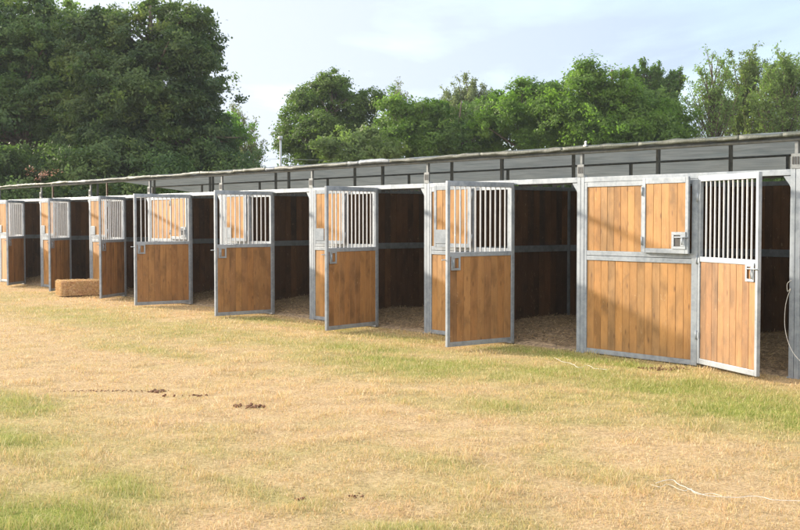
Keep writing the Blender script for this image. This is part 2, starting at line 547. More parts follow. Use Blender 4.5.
# ------------------------------------------------------------------ grass blades
def blades(n, pos, hgt, wid, lean, rnd, green, name, mat, curl=.5):
    """each blade: 2 quads-ish -> root pair, mid pair, tip; built as 3 triangles"""
    x, y, z = pos
    th = RNG.uniform(0, 2 * math.pi, n)
    la = RNG.uniform(0, 2 * math.pi, n)
    cx, sx = np.cos(th) * wid / 2, np.sin(th) * wid / 2
    dx, dy = np.cos(la), np.sin(la)
    m1 = hgt * .55
    mxp = x + dx * lean * .35; myp = y + dy * lean * .35; mzp = z + m1
    tx = x + dx * lean; ty = y + dy * lean; tz = z + hgt * (1 - .15 * curl)
    P = np.empty((n, 5, 3), np.float32)
    P[:, 0] = np.stack([x - cx, y - sx, z - .004], 1); P[:, 1] = np.stack([x + cx, y + sx, z - .004], 1)
    P[:, 2] = np.stack([mxp - cx * .8, myp - sx * .8, mzp], 1); P[:, 3] = np.stack([mxp + cx * .8, myp + sx * .8, mzp], 1)
    P[:, 4] = np.stack([tx, ty, tz], 1)
    b = np.arange(n) * 5
    F_ = np.stack([np.stack([b, b + 1, b + 3], 1), np.stack([b, b + 3, b + 2], 1), np.stack([b + 2, b + 3, b + 4], 1)], 1).reshape(-1, 3)
    return np_mesh(name, P.reshape(-1, 3), F_, mat, {'rnd': ('FACE', np.repeat(rnd, 3)), 'green': ('FACE', np.repeat(green, 3))}, smooth=True)


NB = 1250000
# distance distribution: dense close to the camera, thinner far away, a wedge wider than the view
dist = 3.4 + (31 - 3.4) * RNG.random(NB) ** 1.8
ang = RNG.uniform(-.56, .60, NB)
bx_ = CAM.x + VH.x * dist + RH.x * np.tan(ang) * dist
by_ = CAM.y + VH.y * dist + RH.y * np.tan(ang) * dist
keep = (by_ < -.02) | (bx_ < -24.3)
# clumping: drop blades where a fine noise is low
cl = fbm(bx_, by_, .22, 51, 3)
g_ = greenness(bx_, by_)
keep &= RNG.random(NB) < np.clip(.35 + 1.6 * (cl - .32) + g_ * .4, .22, 1)
bx_, by_, dist, cl, g_ = bx_[keep], by_[keep], dist[keep], cl[keep], g_[keep]
nb = len(bx_)
gg = np.clip(g_ * .85 + RNG.normal(0, .22, nb), 0, 1)
tuft = np.clip((fbm(bx_, by_, .24, 61, 2) - .56) * 5, 0, 1)
tall = (.010 + .019 * RNG.random(nb) ** 1.6) * (.6 + .9 * cl) * (1 + .7 * g_ + 1.3 * tuft)
lie = RNG.random(nb) < (.66 - .3 * g_)
hgt = np.where(lie, tall * .30, tall)
lean = np.where(lie, RNG.uniform(.04, .10, nb), tall * RNG.uniform(.2, 1.0, nb))
wid = (.0026 + .0024 * RNG.random(nb)) * np.clip(dist / 8, .9, 3)
gr_o = blades(nb, (bx_, by_, gz(bx_, by_)), hgt, wid, lean, np.clip(RNG.random(nb) * .62 + .55 * (fbm(bx_, by_, .16, 77, 2) - .15) , 0, 1), gg, 'grass', M['grass'])
tag(gr_o, 'short dry straw coloured grass with green patches', 'grass', kind='stuff')

# ------------------------------------------------------------------ straw bedding in the stalls
def straw_bed():
    xs = np.arange(-23.9, 5.9, .1); ys = np.arange(.0, 2.94, .1)
    X, Y = np.meshgrid(xs, ys, indexing='ij')
    Z = .02 + .16 * np.clip((Y - .1) / 1.3, 0, 1) * fbm(X, Y, .9, 71) * 1.1 + .05 * (fbm(X, Y, .2, 75) - .5)
    Z = np.maximum(Z, .008); Z = np.where(Y < .05, -.05, np.where(Y < .15, .0, Z))
    return X, Y, Z


SX, SY, SZ = straw_bed()
a, b = SX.shape
II = np.arange(a * b).reshape(a, b)
FF = np.stack([II[:-1, :-1].ravel(), II[1:, :-1].ravel(), II[1:, 1:].ravel(), II[:-1, 1:].ravel()], 1)
# cut out strips at partitions so every stall has its own heap of bedding
cxm = (SX[:-1, :-1] + .05).ravel(); loc3 = np.mod(cxm + 24, 3.0)
FF = FF[(loc3 > .1) & (loc3 < 2.9)]
nS = 110000
sx_ = RNG.uniform(-23.9, 5.8, nS); sy_ = .17 + 2.73 * RNG.random(nS) ** 1.1
lc = np.mod(sx_ + 24, 3.0); kk = (lc > .1) & (lc < 2.9)
sx_, sy_ = sx_[kk], sy_[kk]
ix = np.clip(((sx_ + 23.9) / .1).astype(int), 0, a - 1); iy = np.clip(((sy_ - .0) / .1).astype(int), 0, b - 1)
sz_ = SZ[ix, iy]
ns_ = len(sx_)
bedding_v = np.stack([SX.ravel(), SY.ravel(), SZ.ravel()], 1)
th = RNG.uniform(0, 2 * math.pi, ns_); ln = RNG.uniform(.03, .10, ns_) / 2; wd = .0015 + .002 * RNG.random(ns_)
el = RNG.normal(0, .22, ns_)
dxx, dyy, dzz = np.cos(th) * ln * np.cos(el), np.sin(th) * ln * np.cos(el), np.sin(el) * ln
px_, py_ = -np.sin(th) * wd, np.cos(th) * wd
sz_ = sz_ + .012 + np.abs(dzz)
sy_ = np.maximum(sy_, .10)
Q = np.empty((ns_, 4, 3), np.float32)
Q[:, 0] = np.stack([sx_ - dxx - px_, sy_ - dyy - py_, sz_ - dzz], 1); Q[:, 1] = np.stack([sx_ - dxx + px_, sy_ - dyy + py_, sz_ - dzz], 1)
Q[:, 2] = np.stack([sx_ + dxx + px_, sy_ + dyy + py_, sz_ + dzz], 1); Q[:, 3] = np.stack([sx_ + dxx - px_, sy_ + dyy - py_, sz_ + dzz], 1)
FV = np.concatenate([bedding_v, Q.reshape(-1, 3)]); off = len(bedding_v)
FFa = np.concatenate([FF, off + np.arange(ns_ * 4).reshape(-1, 4)])
rn = np.concatenate([RNG.random(len(FF)) * .5 + .2, RNG.random(ns_)])
bed = np_mesh('straw', FV, FFa, M['straw'], {'rnd': ('FACE', rn), 'green': ('FACE', np.zeros(len(FFa)))})
bed.data.materials.append(M['bedding'])
mi_ = np.zeros(len(FFa), np.int32); mi_[:len(FF)] = 1; mi_[len(FF):][RNG.random(ns_) < .55] = 1
bed.data.polygons.foreach_set('material_index', mi_)
tag(bed, 'loose straw bedding heaped on the stall floors', 'straw', kind='stuff')

# ------------------------------------------------------------------ horse stall prototype (local x -1.5 .. 1.5)
BEV = .004


def boards(mb, x0, x1, y0, y1, z0, z1, wbd=.112, axis_='x', jitter=.0015):
    span = (x1 - x0)
    n = max(1, round(span / wbd)); bw = span / n
    for i in range(n):
        j = random.uniform(-jitter, jitter)
        mb.box(x0 + i * bw + .0015, x0 + (i + 1) * bw - .0015, y0 + j, y1 + j, z0, z1, bev=.003)


def boards_y(mb, x0, x1, y0, y1, z0, z1, wbd=.125):
    n = max(1, round((y1 - y0) / wbd)); bw = (y1 - y0) / n
    for i in range(n):
        j = random.uniform(-.0015, .0015)
        mb.box(x0 + j, x1 + j, y0 + i * bw + .0015, y0 + (i + 1) * bw - .0015, z0, z1, bev=.003)


def make_stall():
    root = empty('horse_stall', (0, 0, 0))
    # post: twin galvanised tubes
    m = MB()
    m.box(-1.545, -1.488, 0, .06, 0, 2.20, bev=BEV); m.box(-1.482, -1.425, 0, .06, 0, 2.20, bev=BEV)
    m.box(-1.487, -1.483, .012, .05, 0, 2.19)
    m.box(-1.56, -1.41, -.01, .09, -.012, .0035, bev=.002)
    post = m.build('post', M['metal'], root)
    m = MB()
    m.box(-1.540, -1.430, -.006, -.001, 2.18, 2.335, bev=.002)
    for dx in (-1.525, -1.452): m.box(dx, dx + .008, -.0075, -.0065, 2.235, 2.30)
    # slotted bracket plate: uprights either side of dark slots
    br = m.build('bracket', M['metal_mid'], post)
    s = MB()
    for dx in (-1.524, -1.494, -1.462): s.box(dx, dx + .016, -.0105, -.0085, 2.225, 2.305)
    s.build('slot', M['dark_metal'], post)
    m = MB()                                                     # corner gusset of the opening to the left of the post
    bm = bmesh.new()
    pts = [(-1.55, 2.105), (-1.635, 2.105), (-1.615, 2.075), (-1.57, 2.02), (-1.55, 1.985)]
    f0 = [bm.verts.new((x, .012, z)) for x, z in pts]; f1 = [bm.verts.new((x, .030, z)) for x, z in pts]
    bm.faces.new(f0); bm.faces.new(f1[::-1])
    for i in range(5): bm.faces.new((f0[i], f0[(i + 1) % 5], f1[(i + 1) % 5], f1[i]))
    m.addbm(bm)
    m.build('gusset', M['metal'], post)
    # beam across
    m = MB(); m.box(-1.424, 1.454, .003, .052, 2.112, 2.176, bev=BEV)
    m.build('beam', M['metal'], root)
    # fixed front panel
    m = MB()
    xl, xr = -1.424, .288
    m.box(xl, xl + .04, .004, .05, .0, 2.11, bev=BEV)
    m.box(xr - .085, xr, .0, .055, .0, 2.11, bev=BEV)
    m.box(xl + .041, xr - .086, .006, .048, .0, .058, bev=BEV)
    m.box(xl + .041, xr - .086, .004, .050, 1.150, 1.205, bev=BEV)
    m.box(xl + .041, xr - .086, .006, .050, 1.210, 1.268, bev=BEV)
    m.box(xl + .041, xr - .086, .005, .050, 2.052, 2.110, bev=BEV)
    m.box(-.530, -.482, .005, .050, 1.27, 2.05, bev=BEV)
    pan = m.build('front_panel', M['metal'], root)
    m = MB(); boards(m, xl + .042, xr - .087, .016, .042, .058, 1.150); m.build('lower_boards', M['wood'], pan)
    m = MB(); boards(m, xl + .042, -.531, .016, .042, 1.268, 2.052); m.build('upper_boards', M['wood'], pan)
    # hatch: origin at its left hinge
    m = MB(); W = .690; z0, z1 = 1.262, 2.135
    m.box(0, .046, 0, .03, z0, z1, bev=BEV); m.box(W - .046, W, 0, .03, z0, z1, bev=BEV)
    m.box(.047, W - .047, .001, .029, z0, z0 + .055, bev=BEV); m.box(.047, W - .047, .001, .029, z1 - .068, z1, bev=BEV)
    for z in (1.40, 1.98): m.tube([(0, -.006, z - .05), (0, -.006, z + .05)], .011)
    ha = m.build('hatch', M['metal'], root, (-.480, -.034, 0))
    m = MB(); boards(m, .047, W - .047, .008, .024, z0 + .055, z1 - .068); m.build('hatch_boards', M['wood'], ha)
    m = MB()
    lx0, lx1, lz0, lz1 = W - .235, W - .03, 1.315, 1.51
    m.box(lx0, lx1, -.010, -.0015, lz1 - .035, lz1, bev=.002); m.box(lx0, lx0 + .035, -.010, -.0015, lz0 + .03, lz1 - .036, bev=.002)
    m.box(lx1 - .075, lx1, -.010, -.0015, lz0 + .03, lz1 - .036, bev=.002); m.box(lx0, lx1, -.010, -.0015, lz0, lz0 + .029, bev=.002)
    m.box(lx0, lx1, .0305, .037, lz0, lz1, bev=.002)
    m.tube([(lx0 + .05, -.016, lz1 - .06), (lx1 + .045, -.016, lz1 - .06)], .007)
    m.tube([(lx1 - .04, -.018, lz1 - .06), (lx1 - .04, -.026, lz1 - .12), (lx1 - .04, -.022, lz0 + .05)], .008)
    la = m.build('latch', M['metal'], ha)
    m = MB(); m.box(lx0 + .036, lx1 - .076, -.003, -.0012, lz0 + .03, lz1 - .036); m.build('latch_slot', M['dark_metal'], ha)
    # door: origin at its hinge
    m = MB(); W = 1.163; d0, d1 = .0, .042
    m.box(.0, .046, d0, d1, .030, 2.140, bev=BEV); m.box(W - .046, W, d0, d1, .030, 2.140, bev=BEV)
    m.box(.047, W - .047, d0 + .001, d1 - .001, .030, .090, bev=BEV)
    m.box(.047, W - .047, d0 + .001, d1 - .001, 1.178, 1.235, bev=BEV)
    m.box(.047, W - .047, d0 + .001, d1 - .001, 2.075, 2.140, bev=BEV)
    do = m.build('door', M['metal'], root, (.292, -.004, 0))
    m = MB(); boards(m, .047, W - .047, .010, .034, .090, 1.178, .118); m.build('door_boards', M['wood_door'], do)
    nb_ = 11
    for i in range(nb_):
        m = MB()
        x = .056 + (W - .112) * (i + 1) / (nb_ + 1)
        m.tube([(x, .021, 1.234), (x, .021, 2.076)], .0105, 8, cap=False)
        m.build('bar', M['bars'], do)
    for z in (.35, 1.20, 1.90):
        m = MB()
        m.tube([(-.006, -.006, z - .05), (-.006, -.006, z + .05)], .011)
        m.box(-.004, .046, -.005, -.001, z - .035, z + .035)
        m.build('hinge', M['metal'], do)
    m = MB()
    lx0, lx1, lz0, lz1 = W - .215, W - .058, 1.005, 1.20
    for yy0, yy1 in ((-.008, -.001), (.0425, .049)):
        m.box(lx0, lx1, yy0, yy1, lz1 - .04, lz1, bev=.002); m.box(lx0, lx0 + .03, yy0, yy1, lz0 + .03, lz1 - .041, bev=.002)
        m.box(lx1 - .06, lx1, yy0, yy1, lz0 + .03, lz1 - .041, bev=.002); m.box(lx0, lx1, yy0, yy1, lz0, lz0 + .029, bev=.002)
    m.tube([(lx0 + .03, -.014, lz1 - .06), (W + .05, -.014, lz1 - .06)], .007)
    m.tube([(lx1 - .03, -.016, lz1 - .06), (lx1 - .03, -.026, lz1 - .11), (lx1 - .03, -.018, lz0 + .03)], .007)
    m.tube([(lx1 - .03, .056, lz1 - .06), (lx1 - .03, .064, lz1 - .11), (lx1 - .03, .056, lz0 + .03)], .007)
    m.build('latch', M['metal'], do)
    # left partition between stalls
    m = MB()
    for yy in (.075, 2.944): m.box(-1.512, -1.458, yy, yy + .055, 0, 2.17, bev=BEV)
    for z0_, z1_ in ((.0, .055), (1.145, 1.245), (2.11, 2.17)):
        m.box(-1.510, -1.460, .131, 2.943, z0_, z1_, bev=BEV)
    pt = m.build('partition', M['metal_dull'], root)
    m = MB()
    boards_y(m, -1.497, -1.473, .132, 2.942, .056, 1.144); boards_y(m, -1.497, -1.473, .132, 2.942, 1.246, 2.109)
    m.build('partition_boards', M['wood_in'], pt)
    # back wall
    m = MB()
    for z0_, z1_ in ((.0, .055), (1.145, 1.245), (2.11, 2.17)): m.box(-1.5, 1.498, 3.002, 3.05, z0_, z1_, bev=BEV)
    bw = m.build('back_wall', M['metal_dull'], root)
    m = MB()
    boards(m, -1.499, 1.497, 3.012, 3.038, .056, 1.144, .125); boards(m, -1.499, 1.497, 3.012, 3.038, 1.246, 2.109, .125)
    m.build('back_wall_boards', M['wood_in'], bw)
    return root


def children(o): return [c for c in bpy.data.objects if c.parent == o]


def copy_tree(o, parent=None):
    c = o.copy(); COL.objects.link(c)
    if parent: c.parent = parent
    for ch in children(o): copy_tree(ch, c)
    return c


proto = make_stall()
proto_children = children(proto)
LAB = ['horse stall at the right with its barred door only slightly ajar and hatch shut',
       'horse stall second from the right, tall barred door swung wide open square to the front',
       'horse stall third from the right, door wide open and long green streaked grass before it',
       'horse stall between the third and fourth open doors, hatch folded back',
       'horse stall with hatch shut and open door, the next stall to the right beyond the half open ones',
       'horse stall with half open door directly right of the hay bale',
       'horse stall with half open door directly left of the hay bale',
       'leftmost horse stall of the row, at the edge of the picture']
LAB[2] = 'horse stall third from the right, open door leaning slightly away from square'
LAB[4] = 'horse stall with hatch shut and door swung wide, just right of the half open doors'
LAB[3] = 'horse stall fourth from the right, door open square and hatch folded back'
ANG = [22, 90, 77, 88, 92, 50, 45, 40]
HAT = [3, 174, 172, 175, 0, 173, 174, 172]
# bay k spans x = -3k-3 .. -3k ; one more bay stands to the right of the picture's last post
bays = [(k, -3 * k - 1.5, ANG[k], HAT[k], LAB[k]) for k in range(8)]
bays.append((-1, 1.5, 35, 174, 'horse stall cut off by the right picture edge, only a strip of boards showing'))
for i, (k, x, an, hn, lab) in enumerate(bays):
    st = proto if i == 0 else copy_tree(proto)
    st.location = (x, 0, 0)
    tag(st, lab, 'horse stall', 'horse stalls in a row under one tarpaulin roof')
    for ch in children(st):
        nme = ch.name.split('.')[0]
        if nme == 'door': ch.rotation_euler = (0, 0, R(-an))
        if nme == 'hatch': ch.rotation_euler = (0, 0, R(-hn))

    if k == -1:                                   # the block's right hand end is closed by one more post and partition
        for ch in children(st):
            if ch.name.split('.')[0] in ('post', 'partition'):
                e_ = copy_tree(ch, st); e_.location = (3, 0, 0)

# ------------------------------------------------------------------ roof over both rows
X0, X1 = -24.15, 3.2


def roofz(y):
    """gable: eave 2.50 at y=0, ridge 2.80 at y=3, eave 2.46 at y=6"""
    return 2.515 + .1 * y if y <= 3 else 2.815 - (y - 3) * .1183


roof = empty('stable_roof', (-10, 3, 2.5))
tag(roof, 'long low grey tarpaulin roof on a tube frame with a rolled lumpy edge', 'roof')
OFF = Vector((10, -3, -2.5))


def rb(mb, name, mat, parent=roof):
    o = mb.build(name, mat, parent)
    if parent is roof: o.location = OFF
    return o


xs = np.arange(X0, X1 + .01, .1); ys = np.concatenate([np.arange(-.03, 3, .1), np.arange(3, 6.12, .1)])
TX, TY = np.meshgrid(xs, ys, indexing='ij')
TZ = np.vectorize(roofz)(TY)
sag = .020 * np.sin(np.pi * np.mod(TX + 24, 1.5) / 1.5) ** 2 * np.sin(np.pi * np.mod(TY, 1.5) / 1.5) ** 2
TZ = TZ - sag + .022 * (fbm(TX, TY, .45, 81) - .5) + .010
II = np.arange(TX.size).reshape(TX.shape)
FF = np.stack([II[:-1, :-1].ravel(), II[1:, :-1].ravel(), II[1:, 1:].ravel(), II[:-1, 1:].ravel()], 1)
tarp = np_mesh('tarpaulin', np.stack([TX.ravel(), TY.ravel(), TZ.ravel()], 1), FF, M['tarp'], smooth=True, parent=roof)
tarp.location = OFF

# rolled edge, in overlapping lengths with lumps and strap pinches
def edge_roll(y, zc, seed):
    rnd = random.Random(seed)
    mb = MB(); x = X0 - .02; n = 12
    while x < X1 + .05:
        ln_ = rnd.uniform(.5, 2.2) if rnd.random() > .3 else rnd.uniform(.15, .4)
        r = rnd.random() ** 1.2 * .72 if rnd.random() > .16 else rnd.uniform(.85, 1)
        dz0 = rnd.uniform(-.008, .008)
        steps = max(4, int(ln_ / .06))
        base = len(mb.v)
        for i in range(steps + 1):
            u = i / steps; xx = x + u * (ln_ + .02)
            sw = .0225 + .013 * mnoise.noise(Vector((xx * 1.3, y, seed))) + .006 * mnoise.noise(Vector((xx * 5.3, y, seed + 4)))
            if i == 0: sw *= 1.06
            zz = zc + dz0 * .4 + .022 * mnoise.noise(Vector((xx * .9, seed, 3)))
            for k in range(n):
                c = 2 * math.pi * k / n
                lump = 1 + .6 * mnoise.noise(Vector((xx * 5, math.cos(c) * 1.5, math.sin(c) * 1.5 + seed)))
                mb.v.append((xx, y + math.cos(c) * sw * .85 * lump, zz + math.sin(c) * sw * 1.18 * lump))
        for i in range(steps):
            for k in range(n):
                k2 = (k + 1) % n
                mb.f.append((base + i * n + k, base + i * n + k2, base + (i + 1) * n + k2, base + (i + 1) * n + k)); mb.r.append(r); mb.sm.append(True)
        mb.f.append(tuple(base + k for k in range(n))); mb.r.append(r); mb.sm.append(False)
        e = base + steps * n
        mb.f.append(tuple(e + k for k in range(n))); mb.r.append(r); mb.sm.append(False)
        x += ln_
    return mb


rb(edge_roll(-.05, 2.533, 3), 'rolled_edge', M['roll'])
rb(edge_roll(6.10, 2.462, 8), 'rolled_edge', M['roll'])
for y, z, r_ in ((.028, 2.482, .018), (1.5, roofz(1.5) - .035, .02), (3.0, 2.778, .022), (4.5, 2.607, .018), (6.03, 2.432, .014)):
    m = MB(); m.tube([(x, y, z) for x in np.arange(X0 + .05, X1, 1.0)], r_, 8)
    rb(m, 'purlin', M['metal_dull'] if y > 1 else M['metal_mid'])
for k in range(-1, 9):
    x = -3 * k + .012
    for y in (.03, 1.5, 3.0 + .09, 4.5, 6.0):
        z1 = {0.03: 2.465, 1.5: roofz(1.5) - .05, 3.09: 2.755, 4.5: 2.59, 6.0: 2.41}[y]
        m = MB()
        zb = 2.171 if y < 5 else 0
        if y == 4.5: zb = 0.0
        hw = .022 if y > .5 else .019
        m.box(x - hw, x + hw, y - hw, y + hw, zb, z1, bev=.003)
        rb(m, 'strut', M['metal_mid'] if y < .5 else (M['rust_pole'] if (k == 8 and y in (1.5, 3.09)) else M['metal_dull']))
    # the far row's front beam hanger: loose tube end sticking out
    m = MB()
    m.tube([(x - .22, 5.98, 2.415), (x + .62, 5.95, 2.31)], [.022, .016], 8)
    m.tube([(x - .255, 5.982, 2.419), (x - .215, 5.98, 2.414)], .032, 8)
    rb(m, 'brace_tube', M['dark_metal'])
m = MB(); m.box(X0 + .1, X1 - .1, 5.96, 6.02, 2.11, 2.17, bev=BEV); rb(m, 'far_beam', M['metal_dull'])
# ragged dark fringe of sheeting hanging just behind the front beam
fr = MB()
for k in range(-1, 8):
    xa, xb = -3 * k - 1.15, -3 * k - .1
    x = xa
    while x < xb:
        wv = random.uniform(.03, .09); h = random.uniform(.01, .045)
        fr.box(x, min(x + wv, xb), .062, .066, 2.11 - h, 2.12)
        x += wv
rb(fr, 'torn_fringe', M['dark_metal'])

# white clip on the roof edge
m = MB(); m.box(-.03, .03, -.03, .03, .0, .03, bev=.006); m.tube([(0, 0, .03), (0, 0, .075)], .018, 8); m.tube([(0, 0, .07), (.01, 0, .10)], [.024, .012], 8)
c_ = m.build('clamp', M['white_plastic'], None, (-2.86, -.055, 2.548)); c_.scale = (.7, .7, .7)
tag(c_, 'small white clamp sitting on the rolled roof edge', 'clamp')

# ------------------------------------------------------------------ hay bale
def hay_bale():
    root = empty('hay_bale', (-17.22, -.50, 0), R(80))
    tag(root, 'rectangular straw bale lying in front of an open stall door', 'hay bale')
    bm = bmesh.new()
    bmesh.ops.create_cube(bm, size=1, matrix=Matrix.Translation((0, 0, .155)) @ Matrix.Diagonal((1.02, .48, .31, 1)))
    bmesh.ops.subdivide_edges(bm, edges=bm.edges[:], cuts=14, use_grid_fill=True)
    for v in bm.verts:
        d = mnoise.noise(v.co * 6) * .022 + mnoise.noise(v.co * 19) * .012
        v.co += v.co.normalized() * d
        v.co.x *= 1 - .03 * (abs(v.co.z - .2) > .18)
        if v.co.z < 0: v.co.z = 0
    mb = MB(); mb.addbm(bm, .4, True)
    bo = mb.build('bale_body', M['bale'], root)
    n = 9000
    face = RNG.integers(0, 4, n)
    u = RNG.uniform(-.5, .5, n); v = RNG.uniform(-.5, .5, n)
    x = np.where(face == 3, -.515, u * 1.02); y = np.where(face == 1, -.245, np.where(face == 2, .245, v * .48)); z = np.where(face == 0, .315, (v + .5) * .31)
    y = np.where(face == 3, u * .48, y)
    th_ = RNG.uniform(0, 2 * math.pi, n); l_ = RNG.uniform(.02, .06, n); w_ = .0035
    d = np.stack([np.cos(th_) * l_, RNG.normal(0, .018, n), np.sin(th_) * l_], 1)
    d[face == 0] = np.stack([np.cos(th_) * l_, np.sin(th_) * l_, RNG.normal(.008, .012, n)], 1)[face == 0]
    s = RNG.normal(0, 1, (n, 3)); s = s / np.linalg.norm(s, axis=1)[:, None] * w_
    c = np.stack([x, y, z], 1)
    Q_ = np.stack([c - d - s, c - d + s, c + d + s, c + d - s], 1)
    Q_[..., 2] = np.maximum(Q_[..., 2], .004)
    np_mesh('loose_strands', Q_.reshape(-1, 3), np.arange(n * 4).reshape(-1, 4), M['straw'],
            {'rnd': ('FACE', RNG.random(n)), 'green': ('FACE', np.zeros(n))}, parent=root)
    m = MB()
    for yy in (-.13, .13):
        m.tube([(-.52, yy, .02), (-.525, yy, .2), (-.50, yy, .312), (-.2, yy, .326), (.2, yy, .326), (.50, yy, .312), (.525, yy, .2), (.52, yy, .02)], .004, 6)
    m.build('twine', M['twine'], root)


mt_, t_, p_ = newmat('bale_straw')
nn = noise_tex(t_, 30, 6, .75, None, (1, 1, 3)); r_ = ramp(t_, [(.3, (.18, .085, .05)), (.5, (.40, .22, .13)), (.7, (.55, .34, .2))])
t_.links.new(nn, r_.inputs[0]); t_.links.new(r_.outputs[0], p_.inputs['Base Color']); p_.inputs['Roughness'].default_value = .9
M['bale'] = mt_
M['twine'] = plain_mat('twine', (.45, .2, .1), .8)
hay_bale()

# ------------------------------------------------------------------ droppings on the field
def clods(name, cx, cy, n, spreadx, spready, label, size=.035, seed=1, kind=None):
    rnd = random.Random(seed)
    mb = MB()
    for i in range(n):
        bm = bmesh.new(); s = size * rnd.uniform(.5, 1.2)
        bmesh.ops.create_icosphere(bm, subdivisions=2, radius=s)
        ox, oy = rnd.gauss(0, spreadx), rnd.gauss(0, spready)
        q = rnd.uniform(0, 9)
        for v in bm.verts:
            v.co *= 1 + .8 * mnoise.noise(v.co / s * 1.4 + Vector((q, q, q)))
            v.co.z *= .7
            v.co += Vector((ox, oy, s * .45))
        mb.addbm(bm, smooth=True)
    o = mb.build(name, M['manure'], None, (cx, cy, float(gz(np.array(cx), np.array(cy))) + .001))
    o.rotation_euler = (0, 0, YAW - math.pi / 2)
    tag(o, label, 'manure', 'horse droppings on the field', kind)


def ground_pt(px, py):
    u = RH.cross(VH)
    fw = (VH * math.cos(PITCH) + Vector((0, 0, math.sin(PITCH)))).normalized()
    up = RH.cross(fw)
    d = fw + RH * ((px - 400) / F_PX) - up * ((py - 265) / F_PX)
    t = -CAM.z / d.z
    return CAM + d * t


def clods_at(px, py, *a, **k):
    q = ground_pt(px, py)
    clods('manure_pile', q.x, q.y, *a, **k)


clods_at(157, 389, 34, .042, .035, 'dark manure pile left of the middle, at the right end of a thin brown smear', .014, 2)
clods_at(246, 407, 30, .075, .05, 'compact dark manure pile nearest the middle of the field', .015, 3)
clods_at(190, 395, 16, .13, .02, 'few small dark clods between the two larger manure piles', .013, 4, kind='stuff')
clods_at(100, 389, 90, .26, .03, 'thin flattened smear of reddish brown crumbs farthest left', .006, 5, kind='stuff')
clods_at(664, 368, 90, .13, .07, 'reddish brown crumbs lying at the foot of the right wooden panel', .013, 6, kind='stuff')
clods_at(297, 498, 6, .018, .012, 'tiny dark clod in the foreground grass', .012, 7)
clods_at(358, 495, 12, .05, .02, 'small broken clods in the foreground near the bottom centre', .009, 8, kind='stuff')


# ------------------------------------------------------------------ ropes
def rope(name, pts, rad, label, smooth_n=6, lift=.02):
    P = [Vector(p) for p in pts]
    res = []
    for i in range(len(P) - 1):
        p0, p1, p2, p3 = P[max(i - 1, 0)], P[i], P[i + 1], P[min(i + 2, len(P) - 1)]
        for k in range(smooth_n):
            t = k / smooth_n
            res.append(.5 * ((2 * p1) + (p2 - p0) * t + (2 * p0 - 5 * p1 + 4 * p2 - p3) * t * t + (3 * p1 - p0 - 3 * p2 + p3) * t ** 3))
    res.append(P[-1])
    for q in res:
        if q.z < .2:
            q.x += .02 * mnoise.noise(q * 9); q.y += .02 * mnoise.noise(q * 9 + Vector((5, 5, 5)))
            q.z = max(q.z, float(gz(np.array(q.x), np.array(q.y))) + lift + .008 * mnoise.noise(q * 6))
    mb = MB(); mb.tube(res, rad, 6)
    o = mb.build(name, M['rope'])
    tag(o, label, 'rope')


rope('rope', [ground_pt(*p) for p in ((654, 483), (662, 481), (674, 480.5), (681, 485), (687, 488), (695, 491), (706, 495), (724, 497), (738, 497), (750, 496), (764, 498), (776, 500), (800, 501), (840, 506))], .0016,
     'thin white rope lying across the dry grass at the lower right', lift=.016)
rope('rope', [ground_pt(*p) for p in ((554, 359), (563, 363), (571, 364.5), (579, 369), (587, 366.5), (595, 369.5), (607, 371))], .0019,
     'white cord on the grass in front of the post beside the large wooden panel', lift=.02)
rope('rope', [ground_pt(*p) for p in ((650, 484), (660, 487), (668, 484), (676, 488), (686, 491), (690, 488), (699, 494), (712, 493), (722, 496))], .0011,
     'faint frayed second strand tangled beside the white rope at the lower right', lift=.012)
rope('rope', [(-.01, -.012, 1.02), (-.055, -.02, .98), (-.05, -.02, .90), (-.02, -.012, .93), (-.05, -.02, .84), (-.07, -.03, .72), (-.05, -.06, .52), (.02, -.08, .34), (.12, -.09, .22), (.28, -.08, .12), (.45, -.1, .04)], .003,
     'white string knotted round the right hand post and trailing to the ground')

# black bucket-like thing in the right stall's straw
m = MB()
m.tube([(0, 0, 0), (0, 0, .03), (0, 0, .22), (0, 0, .25)], [.11, .12, .145, .15], 16, cap=False)
m.tube([(0, 0, .015), (0, 0, .02)], [.11, .11], 16)
bkt = m.build('bucket', M['black'], None, (-.42, 1.35, .12))
bkt.rotation_euler = (R(18), R(-35), 0)
tag(bkt, 'small black bucket tipped in the straw of the right stall', 'bucket')


# ------------------------------------------------------------------ trees
LEAF = {
    'dark': leaf_mat('dark_maple_leaves', [(.045, .080, .042), (.065, .115, .050), (.13, .19, .058), (.30, .35, .075)], .46),  # last tone puts sunlit yellow tips into the leaf colour
    'mid': leaf_mat('mid_green_leaves', [(.065, .11, .030), (.09, .15, .038), (.13, .19, .046), (.17, .23, .055)], .48),
    'bright': leaf_mat('bright_green_leaves', [(.080, .145, .034), (.125, .215, .044), (.175, .275, .056), (.25, .33, .07)], .55),
    'pale': leaf_mat('pale_grey_green_leaves', [(.13, .165, .085), (.17, .21, .10), (.22, .26, .12), (.28, .31, .15)], .46, (1.05, 1.1, .75)),
    'olive': leaf_mat('olive_leaves', [(.13, .18, .065), (.17, .235, .08), (.22, .285, .10), (.29, .34, .12)], .52),
    'deep': leaf_mat('deep_green_leaves', [(.065, .10, .055), (.085, .13, .062), (.11, .16, .07), (.14, .19, .075)], .46),
}


